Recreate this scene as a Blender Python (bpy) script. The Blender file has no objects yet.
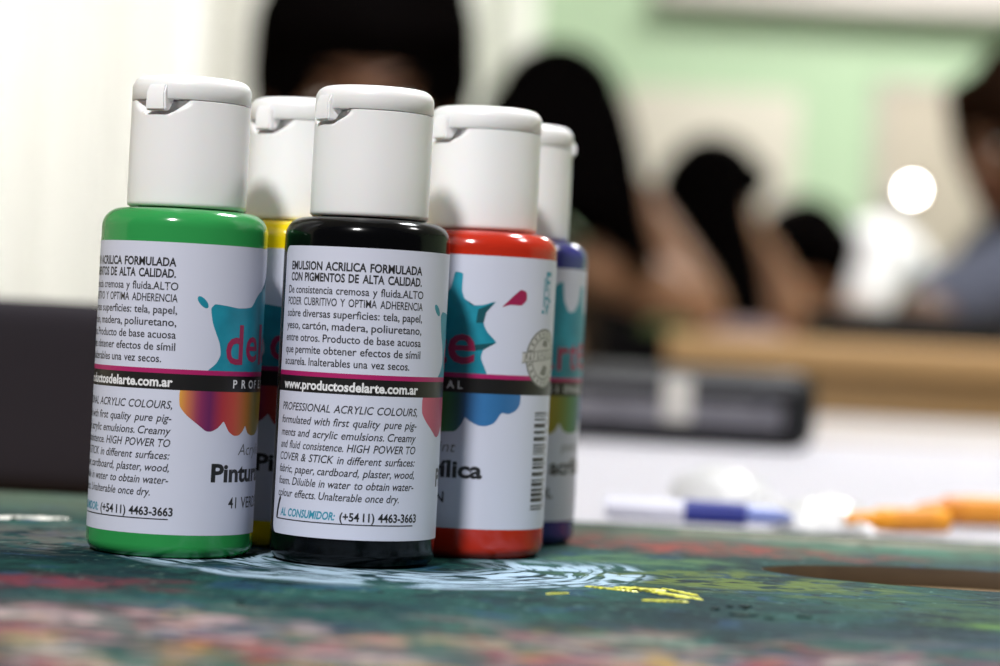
import bpy, bmesh, math, random
from mathutils import Vector, Matrix, Euler
random.seed(7)
S = bpy.context.scene
COL = S.collection
PI = math.pi
def R(d): return math.radians(d)
def srgb(r, g, b):
    f = lambda c: (c/12.92 if c <= .04045 else ((c+.055)/1.055)**2.4)
    return (f(r/255), f(g/255), f(b/255), 1)

# ------------------------------------------------------------------ camera frame
F = 2466.0            # focal length in pixels of the 1000 px wide frame
ROLL = .052
ZB = .755             # top of the painted palette
ZC = ZB+.052          # camera height
HY = 328.0
def P(x, y, D):       # photo pixel + distance -> world point
    xc = (x-500)+ROLL*(y-333); yc = y-ROLL*(x-500)
    return Vector((xc/F*D, D, ZC-(yc-HY)/F*D))

cd = bpy.data.cameras.new('camera'); cam = bpy.data.objects.new('camera', cd); COL.objects.link(cam)
cd.lens = 55; cd.sensor_width = 22.3; cd.clip_start = .01; cd.clip_end = 60
cd.dof.use_dof = True; cd.dof.focus_distance = .527; cd.dof.aperture_fstop = 5.4
cam.matrix_world = Matrix.Translation((0, 0, ZC)) @ (Matrix.Rotation(PI/2-(333-HY-2)/F, 4, 'X') @ Matrix.Rotation(ROLL, 4, 'Z'))
S.camera = cam

# ------------------------------------------------------------------ materials
MATS = {}
def mat(name, col, rough=.5, spec=.5, coat=0, metal=0, bump=None, var=None, emit=None, sss=0, trans=0):
    m = bpy.data.materials.new(name); m.use_nodes = True; MATS[name] = m
    nt = m.node_tree; b = nt.nodes['Principled BSDF']
    b.inputs['Base Color'].default_value = col; b.inputs['Roughness'].default_value = rough
    b.inputs['Specular IOR Level'].default_value = spec; b.inputs['Metallic'].default_value = metal
    b.inputs['Coat Weight'].default_value = coat; b.inputs['Coat Roughness'].default_value = .08
    b.inputs['Transmission Weight'].default_value = trans
    if sss:
        b.inputs['Subsurface Weight'].default_value = sss; b.inputs['Subsurface Scale'].default_value = .002
    tc = nt.nodes.new('ShaderNodeTexCoord')
    if var:                                    # (scale, second colour)
        n = nt.nodes.new('ShaderNodeTexNoise'); n.inputs['Scale'].default_value = var[0]; n.inputs['Detail'].default_value = 5
        nt.links.new(tc.outputs['Object'], n.inputs['Vector'])
        mx = nt.nodes.new('ShaderNodeMix'); mx.data_type = 'RGBA'
        mx.inputs[6].default_value = col; mx.inputs[7].default_value = var[1]
        nt.links.new(n.outputs['Fac'], mx.inputs[0]); nt.links.new(mx.outputs[2], b.inputs['Base Color'])
    if bump:                                   # (scale, strength, distance)
        n = nt.nodes.new('ShaderNodeTexNoise'); n.inputs['Scale'].default_value = bump[0]; n.inputs['Detail'].default_value = 6
        nt.links.new(tc.outputs['Object'], n.inputs['Vector'])
        bp = nt.nodes.new('ShaderNodeBump'); bp.inputs['Strength'].default_value = bump[1]; bp.inputs['Distance'].default_value = bump[2]
        nt.links.new(n.outputs['Fac'], bp.inputs['Height']); nt.links.new(bp.outputs['Normal'], b.inputs['Normal'])
    if emit:
        b.inputs['Emission Color'].default_value = emit[0]; b.inputs['Emission Strength'].default_value = emit[1]
    return m

def wood(name, c1, c2, sx=4, sy=60, rough=.55):
    m = mat(name, c1, rough); nt = m.node_tree; b = nt.nodes['Principled BSDF']
    tc = nt.nodes.new('ShaderNodeTexCoord'); mp = nt.nodes.new('ShaderNodeMapping'); mp.inputs['Scale'].default_value = (sx, sy, sy)
    n = nt.nodes.new('ShaderNodeTexNoise'); n.inputs['Scale'].default_value = 1; n.inputs['Detail'].default_value = 6
    mx = nt.nodes.new('ShaderNodeMix'); mx.data_type = 'RGBA'; mx.inputs[6].default_value = c1; mx.inputs[7].default_value = c2
    nt.links.new(tc.outputs['Object'], mp.inputs[0]); nt.links.new(mp.outputs[0], n.inputs['Vector'])
    nt.links.new(n.outputs['Fac'], mx.inputs[0]); nt.links.new(mx.outputs[2], b.inputs['Base Color'])
    return m

M_cap = mat('white_cap_plastic', (.80, .80, .81, 1), .38, .5, sss=.15, bump=(900, .05, .0002))
M_paper = mat('label_paper', (.56, .58, .70, 1), .4, .35, var=(60, (.58, .60, .72, 1)))
M_ink = mat('black_ink', (.012, .012, .014, 1), .4)
M_inkgrey = mat('grey_ink', (.10, .10, .11, 1), .4)
M_band = mat('black_band_ink', (.008, .008, .009, 1), .35)
M_white = mat('white_ink', (.72, .72, .74, 1), .4)
M_mag = mat('magenta_ink', srgb(165, 25, 95), .4)
M_magl = mat('magenta_letter_ink', srgb(150, 25, 75), .4)
M_tealink = mat('teal_ink', srgb(40, 135, 160), .4)
M_splash = mat('turquoise_splash_ink', srgb(5, 95, 115), .4, var=(170, srgb(30, 160, 185)))
M_splashdark = mat('dark_teal_ink', srgb(10, 75, 85), .4)
M_seal = mat('silver_grey_ink', srgb(110, 110, 105), .4)
M_sealp = mat('seal_paper', srgb(184, 182, 180), .4)

# ------------------------------------------------------------------ object helpers
def link(o, parent=None):
    COL.objects.link(o)
    if parent: o.parent = parent
    return o
def tag(o, label=None, cat=None, group=None, kind=None):
    if label: o['label'] = label
    if cat: o['category'] = cat
    if group: o['group'] = group
    if kind: o['kind'] = kind
    return o
def thing(name, label, cat, loc=(0, 0, 0), rz=0, group=None):
    o = bpy.data.objects.new(name, None); o.empty_display_size = .02; COL.objects.link(o)
    o.location = loc; o.rotation_euler = (0, 0, rz)
    return tag(o, label, cat, group)
def mesh_obj(name, bm, mats, parent=None, smooth=True, angle=40):
    me = bpy.data.meshes.new(name)
    bmesh.ops.recalc_face_normals(bm, faces=bm.faces) if smooth != 'keep' else None
    bm.to_mesh(me); bm.free()
    for m in (mats if isinstance(mats, (list, tuple)) else [mats]): me.materials.append(m)
    if smooth:
        me.polygons.foreach_set('use_smooth', [True]*len(me.polygons))
        if smooth is True: me.set_sharp_from_angle(angle=R(angle))
    return link(bpy.data.objects.new(name, me), parent)
def lathe(bm, prof, seg=96, z0=0):
    rings = []
    for r, z in prof:
        if r < 1e-7: rings.append([bm.verts.new((0, 0, z+z0))]); continue
        rings.append([bm.verts.new((r*math.sin(2*PI*i/seg), -r*math.cos(2*PI*i/seg), z+z0)) for i in range(seg)])
    for a, b in zip(rings, rings[1:]):
        for i in range(seg):
            j = (i+1) % seg
            if len(a) == 1 and len(b) > 1: bm.faces.new((a[0], b[j], b[i]))
            elif len(b) == 1 and len(a) > 1: bm.faces.new((a[i], a[j], b[0]))
            elif len(a) > 1: bm.faces.new((a[i], a[j], b[j], b[i]))
def box(bm, c, s, bev=0, rot=None, seg=3):
    r = bmesh.ops.create_cube(bm, size=1); vs = r['verts']
    M = Matrix.Translation(c) @ (rot.to_4x4() if rot else Matrix.Identity(4)) @ Matrix.Diagonal((*s, 1))
    bmesh.ops.transform(bm, matrix=M, verts=vs)
    if bev:
        es = list({e for v in vs for e in v.link_edges})
        bmesh.ops.bevel(bm, geom=es, offset=bev, segments=seg, affect='EDGES', profile=.5)
def tube(bm, pts, rad, seg=12, caps=True):
    pts = [Vector(p) for p in pts]; n = len(pts)
    rads = rad if isinstance(rad, (list, tuple)) else [rad]*n
    rings = []
    for i, p in enumerate(pts):
        t = (pts[min(i+1, n-1)]-pts[max(i-1, 0)]).normalized()
        a = t.orthogonal().normalized() if i == 0 else (prev - t*prev.dot(t)).normalized()
        prev = a; b = t.cross(a)
        rings.append([bm.verts.new(p+(a*math.cos(2*PI*k/seg)+b*math.sin(2*PI*k/seg))*rads[i]) for k in range(seg)])
    for q, r in zip(rings, rings[1:]):
        for k in range(seg): bm.faces.new((q[k], q[(k+1) % seg], r[(k+1) % seg], r[k]))
    if caps: bm.faces.new(rings[0][::-1]); bm.faces.new(rings[-1])
def ell(bm, c, r, rot=None, sub=2):
    q = bmesh.ops.create_icosphere(bm, subdivisions=sub, radius=1)
    r = (r, r, r) if isinstance(r, (int, float)) else r
    bmesh.ops.transform(bm, matrix=Matrix.Translation(c) @ (rot.to_4x4() if rot else Matrix.Identity(4)) @ Matrix.Diagonal((*r, 1)), verts=q['verts'])

# ------------------------------------------------------------------ label printing on a cylinder
RB = .018
GD = RB*PI/180*1000        # millimetres of arc per degree
class Print:               # collects flat shapes (arc mm, height mm) and wraps them on the bottle
    def __init__(s): s.v = []; s.f = []; s.m = []; s.mats = []
    def mi(s, m):
        if m not in s.mats: s.mats.append(m)
        return s.mats.index(m)
    def take(s, bm, m, lift, step=None):
        if step:
            xs = [v.co.x for v in bm.verts]; x = math.ceil(min(xs)/step)*step
            while x < max(xs):
                bmesh.ops.bisect_plane(bm, geom=bm.verts[:]+bm.edges[:]+bm.faces[:], plane_co=(x, 0, 0), plane_no=(1, 0, 0)); x += step
        n0 = len(s.v); r = RB*1000+lift; k = s.mi(m)
        bm.verts.index_update()
        for v in bm.verts:
            a = v.co.x/(RB*1000); s.v.append((r*math.sin(a)/1000, -r*math.cos(a)/1000, v.co.y/1000))
        for f in bm.faces:
            ids = [v.index+n0 for v in f.verts]
            if f.normal.z < 0: ids.reverse()
            s.f.append(ids); s.m.append(k)
        bm.free()
    def poly(s, pts, m, lift, step=1.0):   # pts in (degrees, mm)
        bm = bmesh.new(); vs = [bm.verts.new((g*GD, z, 0)) for g, z in pts]; bm.faces.new(vs)
        bmesh.ops.triangulate(bm, faces=bm.faces[:]); bm.normal_update(); s.take(bm, m, lift, step)
    def ring(s, g, z, r0, r1, m, lift, n=40):
        bm = bmesh.new(); a = []; b = []
        for i in range(n):
            t = 2*PI*i/n; a.append(bm.verts.new((g*GD+r0*math.cos(t), z+r0*math.sin(t), 0))); b.append(bm.verts.new((g*GD+r1*math.cos(t), z+r1*math.sin(t), 0)))
        for i in range(n): bm.faces.new((a[i], b[i], b[(i+1) % n], a[(i+1) % n]))
        bm.normal_update(); s.take(bm, m, lift, 1.0)
    def build(s, name, parent, col=None):
        me = bpy.data.meshes.new(name); me.from_pydata(s.v, [], s.f)
        for m in s.mats: me.materials.append(m)
        me.polygons.foreach_set('material_index', s.m)
        me.polygons.foreach_set('use_smooth', [True]*len(s.f))
        if col:
            at = me.color_attributes.new('ink', 'FLOAT_COLOR', 'POINT')
            for i, v in enumerate(s.v): at.data[i].color = col(v)
        me.update()
        return link(bpy.data.objects.new(name, me), parent)

_fc = bpy.data.curves.new('lettering', 'FONT'); _fo = bpy.data.objects.new('lettering', _fc); COL.objects.link(_fo)
_fc.size = 1; _fc.resolution_u = 3; _fc.fill_mode = 'FRONT'
def glyphs(txt, bold=0, shear=0):
    _fc.body = txt; _fc.offset = bold; _fc.shear = shear
    bpy.context.view_layer.update()
    me = bpy.data.meshes.new_from_object(_fo.evaluated_get(bpy.context.evaluated_depsgraph_get()))
    bm = bmesh.new(); bm.from_mesh(me); bpy.data.meshes.remove(me)
    return bm
def extent(bm):
    xs = [v.co.x for v in bm.verts]; return min(xs), max(xs)
_b = glyphs('H'); CAPH = max(v.co.y for v in _b.verts); _b.free()
def text_line(pr, txt, g0, g1, zc, cap, m, bold=0, shear=0, lift=.035, maxf=.8, justify=True, rot=0):
    """words spread over the arc g0..g1 (degrees), capital height cap, centred on zc (mm)"""
    sc = cap/CAPH; W = (g1-g0)*GD; words = txt.split(' ')
    bms = [glyphs(w, bold, shear) for w in words]
    ex = [extent(b) for b in bms]; tot = sum(b-a for a, b in ex)*sc
    gap = .45*cap
    f = min(maxf, (W-gap*(len(words)-1))/tot)
    if len(words) > 1 and justify: gap = (W-tot*f)/(len(words)-1)
    x = g0*GD
    for b, (a0, a1) in zip(bms, ex):
        for v in b.verts: v.co = Vector((x+(v.co.x-a0)*sc*f, zc-cap/2+v.co.y*sc, 0))
        x += (a1-a0)*sc*f+gap
        b.normal_update(); pr.take(b, m, lift, 1.0 if cap > 2 else None)
    return x

LT, LB = 67.8, 6.1
GL, GR = -119.7, 228.0
def make_label():
    p = Print()
    pts = []
    r = 2.0
    for cx, cz, a0 in ((GR-r/GD, LB+r, -90), (GR-r/GD, LT-r, 0), (GL+r/GD, LT-r, 90), (GL+r/GD, LB+r, 180)):
        for k in range(7):
            a = R(a0+15*k); pts.append((cx+r/GD*math.cos(a), cz+r*math.sin(a)))
    p.poly(pts, M_paper, .02, .8)
    T0, T1 = -111.6, -3.5
    es = ['EMULSION ACRILICA FORMULADA', 'CON PIGMENTOS DE ALTA CALIDAD.', 'De consistencia cremosa y fluida.ALTO',
          'PODER CUBRITIVO Y OPTIMA ADHERENCIA', 'sobre diversas superficies: tela, papel,', 'yeso, cartón, madera, poliuretano,',
          'entre otros. Producto de base acuosa', 'que permite obtener efectos de símil', 'acuarela. Inalterables una vez secos.']
    zs = [63.6, 61.2, 58.5, 56.0, 53.5, 50.9, 48.3, 45.75, 43.2]
    for i, (t, z) in enumerate(zip(es, zs)):
        last = i == 8
        text_line(p, t, T0+(3 if i < 2 else 0), T1-(9 if last else 2 if i < 2 else 0), z, 1.72 if i < 2 else 1.62, M_ink, .03 if i < 2 else .012, 0, maxf=1.05)
    en = ['PROFESSIONAL ACRYLIC COLOURS,', 'formulated with first quality pure pig-', 'ments and acrylic emulsions. Creamy',
          'and fluid consistence. HIGH POWER TO', 'COVER & STICK in different surfaces:', 'fabric, paper, cardboard, plaster, wood,',
          'foam. Diluible in water to obtain water-', 'colour effects. Unalterable once dry.']
    zs = [33.5, 30.7, 28.0, 25.4, 22.8, 20.2, 17.6, 15.0]
    for i, (t, z) in enumerate(zip(en, zs)):
        text_line(p, t, T0, T1-(12 if i == 7 else 0), z, 1.62, M_ink, .010, .22, maxf=1.05)
    text_line(p, 'AL CONSUMIDOR:', T0+4.5, -59.5, 10.9, 1.6, M_tealink, .03, .22, maxf=1.1)
    text_line(p, '(+54 11) 4463-3663', -56.5, 0.5, 10.9, 1.7, M_ink, .028, 0, maxf=.98)
    p.poly([(T0-1, 9.2), (T1+1, 9.2), (T1+1, 9.45), (T0-1, 9.45)], M_ink, .035)
    # handset drawn beside the telephone number
    p.poly([(T0-2.5, 9.4), (T0+.2, 9.4), (T0+1.2, 11), (T0+2.6, 12.6), (T0+4.2, 13.6), (T0+3.0, 14.4), (T0+1, 13.4), (T0-1.2, 11.4)], M_ink, .035)
    # front panel
    text_line(p, 'Acrylic paint', 48, 131, 24.4, 2.4, M_inkgrey, -.004, .22, maxf=1.1)
    text_line(p, 'Pintura acrílica', 25.7, 151, 19.4, 3.6, M_ink, .035, 0, maxf=1.2)
    return p
def make_band():
    p = Print()
    p.poly([(GL, 40.1), (GR, 40.1), (GR, 41.1), (GL, 41.1)], M_mag, .03)
    p.poly([(GL, 36.7), (GR, 36.7), (GR, 40.1), (GL, 40.1)], M_band, .03)
    text_line(p, 'www.productosdelarte.com.ar', -111, -4, 38.3, 1.9, M_white, .03, 0, lift=.045, maxf=1.0)
    for i, c in enumerate('PROFESSIONAL'):
        text_line(p, c, 40+i*8.2, 46+i*8.2, 38.4, 1.7, M_white, .02, 0, lift=.045, maxf=1.0)
    return p
def smooth_poly(pts, n=4, ten=.8):
    out = []; N = len(pts); V = [Vector((p[0]*GD, p[1])) for p in pts]; M = []
    for i in range(N):
        a, b = V[i]-V[i-1], V[(i+1) % N]-V[i]; d = V[(i+1) % N]-V[i-1]
        k = max(0, a.normalized().dot(b.normalized()))          # keep the sharp tips sharp
        M.append(d.normalized()*min(a.length, b.length)*ten*(.25+.75*k) if d.length else d)
    for i in range(N):
        p1, p2, m1, m2 = V[i], V[(i+1) % N], M[i], M[(i+1) % N]
        for k in range(n):
            t = k/n; q = (2*t**3-3*t*t+1)*p1+(t**3-2*t*t+t)*m1+(-2*t**3+3*t*t)*p2+(t**3-t*t)*m2
            out.append((q.x/GD, q.y))
    return out
def make_splash():
    p = Print()
    o = [(19.5, 41.1), (150.5, 41.1), (146, 44.5), (147.5, 46.6), (156.5, 48.3), (149.5, 50.6), (146.5, 52.6), (148, 55), (154.5, 57.5), (145, 56.6),
         (134.5, 56.6), (130, 59.5), (130, 63.5), (124, 63.8), (121, 60), (114, 57.5), (107, 57.3), (101, 60), (99, 64.5), (94, 64), (92, 59.5), (84, 57),
         (77, 58.6), (68, 58.4), (62, 57.2), (55, 55), (42, 54.6), (31, 55), (22.5, 55.2), (19.6, 54.2), (21.5, 51), (27, 47), (28.2, 44.5), (25, 42.6)]
    p.poly(smooth_poly(o), M_splash, .03)
    a = [(13.7+4.2*math.cos(R(t))*math.cos(R(20))+0, 55.5+.95*math.sin(R(t))-.8*math.cos(R(t))) for t in range(0, 360, 20)]
    p.poly(a, M_splash, .03)
    # darker facets of the splash points and the flying magenta drop
    p.poly([(146.5, 52.6), (148, 55), (154.5, 57.5), (142, 55.6), (141, 52.5)], M_splashdark, .048)
    p.poly([(156.5, 48.3), (147.5, 46.6), (140, 46.2), (141, 47.6)], M_splashdark, .048)
    p.poly(smooth_poly([(159.5, 56.4), (166, 57.0), (175, 57.0), (179.5, 58.3), (179, 60.0), (174, 60.5), (168, 59.0)]), M_magl, .036)
    for c, g, z, cap, w in (('d', 32.5, 42.7, 8.2, 15), ('e', 51, 43.4, 7.6, 15), ('l', 69.5, 42.8, 8.4, 6), ('a', 78.5, 43.2, 7.8, 15), ('r', 97, 43, 8.2, 12), ('t', 110, 43.2, 7.8, 11), ('e', 121.5, 43.4, 9.4, 20)):
        b = glyphs(c, .012); x0, x1 = extent(b); sc = cap/CAPH
        for v in b.verts: v.co = Vector((g*GD+(v.co.x-x0)/(x1-x0)*w*GD, z+v.co.y*sc, 0))
        b.normal_update(); p.take(b, M_magl, .065, 1.0)
    return p
DR = [(1.2, 36.7), (1.4, 33.4), (6.6, 31.4), (16, 29.2), (20, 28.3), (24, 28.2), (29, 29), (33.5, 30.4), (38, 28.3), (43, 27.4), (48, 27.5), (52, 28.4), (54.7, 29.5), (58, 28),
      (63, 27.4), (70, 27.5), (76, 28.5), (79, 30), (84, 28), (91, 27.2), (98, 28.2), (102, 30), (107, 28.3), (114, 27.6), (122, 27.7), (130, 28), (134.5, 29.8), (136.5, 31.2), (140, 30.4),
      (146, 29.5), (152, 29.4), (158, 30.2), (161.5, 31.8), (163.5, 32.5), (169, 32.3), (175, 33.2), (178, 34.5), (178.4, 36.7)]
m_d = bpy.data.materials.new('rainbow_drip_ink'); m_d.use_nodes = True
_n = m_d.node_tree.nodes.new('ShaderNodeVertexColor'); _n.layer_name = 'ink'
m_d.node_tree.links.new(_n.outputs[0], m_d.node_tree.nodes['Principled BSDF'].inputs['Base Color'])
m_d.node_tree.nodes['Principled BSDF'].inputs['Roughness'].default_value = .4
def make_drips(stops, parent):
    p = Print(); p.poly(smooth_poly(DR[::-1], 3), m_d, .03)
    def col(v):
        g = math.degrees(math.atan2(v[0], -v[1])) % 360
        if g > 300: g -= 360
        for (g0, c0), (g1, c1) in zip(stops, stops[1:]):
            if g <= g1:
                t = max(0, min(1, (g-g0)/(g1-g0))); a = srgb(*c0); b = srgb(*c1)
                return tuple(a[i]*(1-t)+b[i]*t for i in range(3))+(1,)
        return srgb(*stops[-1][1])
    return p.build('paint_drips', parent, col)
def make_seal():
    p = Print(); g, z = 203, 45.2
    p.ring(g, z, .01, 6.8, M_sealp, .05)
    p.ring(g, z, 6.35, 6.8, M_seal, .058); p.ring(g, z, 4.6, 4.95, M_seal, .058)
    for k in range(22):
        a = R(k*360/22); c = math.cos(a); s = math.sin(a)
        q = [(r*c-d*s, r*s+d*c) for r, d in ((5.2, -.35), (6.1, -.3), (6.1, .3), (5.2, .2))]
        p.poly([(g+x/GD, z+y) for x, y in q], M_seal, .058)
    p.poly([(g-25, z-1.2), (g+18, z+.2), (g+18, z+2.4), (g-25, z+1.2)], M_sealp, .062)
    p.poly([(g-25, z+1.0), (g+18, z+2.2), (g+18, z+2.45), (g-25, z+1.25)], M_seal, .066)
    p.poly([(g-25, z-1.25), (g+18, z+.15), (g+18, z+.4), (g-25, z-1.0)], M_seal, .066)
    for k in range(9):
        g0 = g-23+k*4.4; zz = z+.15+k*.13
        p.poly([(g0, zz-.9), (g0+1, zz-.9), (g0+2.4, zz+.8), (g0+1.2, zz+.8)], M_seal, .066)
        if k % 2: p.poly([(g0+1.6, zz-.7), (g0+3.2, zz-.7), (g0+3.2, zz-.3), (g0+1.6, zz-.3)], M_seal, .066)
    p.poly(smooth_poly([(g-5, z-3.6), (g+3, z-3.9), (g+6, z-2), (g, z-1.6)]), M_seal, .058)
    p.poly(smooth_poly([(g-3, z+2.8), (g+5, z+2.6), (g+4, z+4.2), (g-2, z+4)]), M_seal, .058)
    return p
def make_barcode():
    rr = random.Random(3); p = Print(); z = 10.5
    while z < 33.5:
        w = rr.choice([.25, .4, .4, .65, .9]); p.poly([(194.5, z), (213, z), (213, z+w), (194.5, z+w)], M_ink, .035); z += w+rr.choice([.3, .3, .5, .75])
    for k in range(12):
        z = 11+k*1.9; p.poly([(215, z), (217.5, z), (217.5, z+1.1), (215, z+1.1)], M_inkgrey, .035)
    return p
def make_mark():        # small teal print above the seal, too small to read in the photo
    p = Print()
    for (g0, g1, z0, z1) in ((201, 203.4, 60.5, 65), (203.4, 209, 64, 65), (203.4, 207.5, 62.2, 63), (198, 199.4, 57, 63.6), (200.4, 205, 58.6, 59.3),
                             (205.4, 206.6, 56.6, 61.4), (200.4, 201.4, 56.4, 59), (207.2, 210, 58, 58.8), (196.5, 200, 55.4, 56.2), (202.6, 205, 55.4, 57.6)):
        p.poly([(g0, z0), (g1, z0), (g1, z1), (g0, z1)], M_tealink, .035)
    return p

PL, PB_, PS, PSE, PBC, PMK = make_label(), make_band(), make_splash(), make_seal(), make_barcode(), make_mark()
PROTO = {}
def body_bm():
    bm = bmesh.new(); pf = [(0, .0012), (.0125, .0010), (.0140, 0), (.0152, 0)]
    for k in range(1, 8): a = R(-90+k*90/7); pf.append((.0152+.0028*math.cos(a), .0028+.0028*math.sin(a)))
    pf += [(.018, .02), (.018, .04), (.018, .06)]
    for k in range(0, 9): a = R(k*90/8); pf.append((.0138+.0042*math.cos(a), .0701+.0042*math.sin(a)))
    pf += [(.0122, .0744), (.0105, .0746), (.0105, .080), (0, .080)]
    lathe(bm, pf, 128); return bm
def cap_bm(tab):
    bm = bmesh.new()
    pf = [(.0109, .0749), (.0124, .0747), (.01285, .0751), (.0129, .0757), (.01295, .085), (.0129, .0925)]
    pf += [(.0129, .0925+.0048*k/12) for k in range(1, 13)]
    pf += [(.0125, .0975), (.0112, .09755), (0, .09755)]
    lathe(bm, pf, 128)
    for v in bm.verts:                           # thumb recess under the lid
        r = math.hypot(v.co.x, v.co.y)
        if r < .0112: continue
        d = math.degrees(math.atan2(v.co.x, -v.co.y))-tab; d = abs((d+180) % 360-180)
        k = max(0, 1-d/34); k = min(1, k*1.5)
        h = max(0, min(1, (v.co.z-.0941-.0022*(1-k))/.0011)) if k > 0 else 0
        h = h*h*(3-2*h)
        q = 1-min(.0036, .0042*k*h)/r
        v.co.x *= q; v.co.y *= q
    return bm
def lid_bm():
    bm = bmesh.new(); pf = [(0, .09765), (.0118, .0976), (.0128, .0976), (.0129, .0977), (.0129, .1003)]
    for k in range(1, 11): a = R(k*90/10); pf.append((.0103+.0026*math.cos(a), .1003+.0026*math.sin(a)))
    pf += [(.0080, .10305), (.004, .10325), (0, .1033)]
    lathe(bm, pf, 128); return bm
def wedge(bm, a, prof, w0, w1):                  # radial profile (r,z) swept to a tapered block at azimuth a
    s, c = math.sin(R(a)), math.cos(R(a)); n = len(prof); L = []; Q = []
    for i, (r, z, w) in enumerate(prof):
        for side, arr in ((-1, L), (1, Q)):
            x = r*s+side*w*c; y = -r*c+side*w*s; arr.append(bm.verts.new((x, y, z)))
    bm.faces.new(L); bm.faces.new(Q[::-1])
    for i in range(n): bm.faces.new((L[i], Q[i], Q[(i+1) % n], L[(i+1) % n]))
    es = bm.edges[:]
    bmesh.ops.bevel(bm, geom=es, offset=.00035, segments=2, affect='EDGES')
def bottle(label, X, D, paint, tab, rot, stops, name_txt=None, dz=0):
    t = thing('paint_bottle', label, 'paint bottle', (X, D, ZB), 0, 'paint bottles standing on the palette')
    if 'body' not in PROTO:
        PROTO['body'] = mesh_obj('body', body_bm(), M_cap, None, True, 60)
        PROTO['body'].parent = t; b = PROTO['body']
    else:
        b = PROTO['body'].copy(); COL.objects.link(b); b.parent = t
    b.material_slots[0].link = 'OBJECT'; b.material_slots[0].material = paint
    c = mesh_obj('cap', cap_bm(tab), M_cap, t, True, 45)
    if 'lid' not in PROTO: PROTO['lid'] = ld = mesh_obj('lid', lid_bm(), M_cap, c, True, 50)
    else: ld = PROTO['lid'].copy(); COL.objects.link(ld); ld.parent = c
    bm = bmesh.new(); wedge(bm, tab, [(.0106, .1012, .0021), (.0130, .1008, .0022), (.0139, .0990, .0024), (.0138, .0950, .0026), (.0119, .0950, .0026), (.0100, .0972, .0024)], 0, 0)
    mesh_obj('thumb_tab', bm, M_cap, c, True, 30)
    bm = bmesh.new(); wedge(bm, tab+180, [(.0116, .0994, .003), (.0137, .0990, .003), (.0137, .0962, .003), (.0116, .0956, .003)], 0, 0)
    mesh_obj('hinge', bm, M_cap, c, True, 30)
    if 'label' not in PROTO:
        PROTO['label'] = lb = PL.build('label', t)
        PROTO['subs'] = [q.build(n, lb) for q, n in ((PB_, 'web_address_band'), (PS, 'logo_splash'), (PSE, 'seal_stamp'), (PBC, 'barcode'), (PMK, 'side_print'))]
    else:
        lb = PROTO['label'].copy(); COL.objects.link(lb); lb.parent = t
        for s in PROTO['subs']:
            q = s.copy(); COL.objects.link(q); q.parent = lb
    lb.rotation_euler = (0, 0, R(rot)); lb.location = (0, 0, dz)
    dr = make_drips(stops, lb)
    if name_txt:
        p = Print()
        for tx, g0, g1, z, cap, b_, kw in name_txt: text_line(p, tx, g0, g1, z, cap, M_ink, b_, 0, maxf=1.2, justify=False)
        p.build('colour_name', lb)
    return t
def paint(name, c, r=.14): return mat(name, c, r, .4, coat=.15)
rain = [(0, (215, 160, 60)), (6, (190, 110, 70)), (14, (135, 45, 85)), (22, (95, 30, 85)), (32, (165, 45, 55)), (42, (185, 65, 45)), (54, (175, 105, 40)), (66, (130, 115, 30)), (90, (150, 130, 30)),
        (104, (110, 120, 30)), (118, (55, 120, 60)), (130, (25, 90, 80)), (137, (40, 90, 140)), (150, (50, 110, 165)), (165, (45, 100, 150)), (180, (60, 110, 160))]
pink = [(0, (190, 95, 115)), (20, (165, 45, 85)), (40, (170, 50, 60)), (180, (60, 110, 160))]
bottle('green paint bottle with a white cap, far left, its back text half turned away', -.0697, .538, paint('green_paint', srgb(44, 140, 72)), -27, 8.2, rain, [('41', 41, 49, 13.0, 2.3, .01, 0), ('VERDE', 54, 84, 13.0, 2.3, .01, 0)], -.0009)
bottle('black paint bottle with a white cap, foremost, back text and phone number facing the viewer', -.0298, .538, mat('black_paint', (.0015, .0015, .002, 1), .14, .22), -52, 50, pink)
bottle('orange red paint bottle with a white cap, turquoise splash showing, right of the black one', -.0057, .573, paint('red_paint', srgb(176, 40, 22)), -51, -140.4, rain, [('BERMELLON', 66, 124, 13.0, 2.3, .02, 0)], .0008)
bottle('dark violet blue paint bottle with a white cap, rearmost, a sliver behind the red bottle', .0028, .614, paint('blue_paint', srgb(52, 52, 120)), -88, -57.3, rain, [('AZUL', 66, 112, 13.0, 2.3, .02, 0)])
bottle('yellow paint bottle with a white cap, nearly hidden between the green and black bottles', -.0478, .575, paint('yellow_paint', srgb(235, 205, 10)), -41, -45, rain)
bpy.data.objects.remove(_fo)

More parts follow.
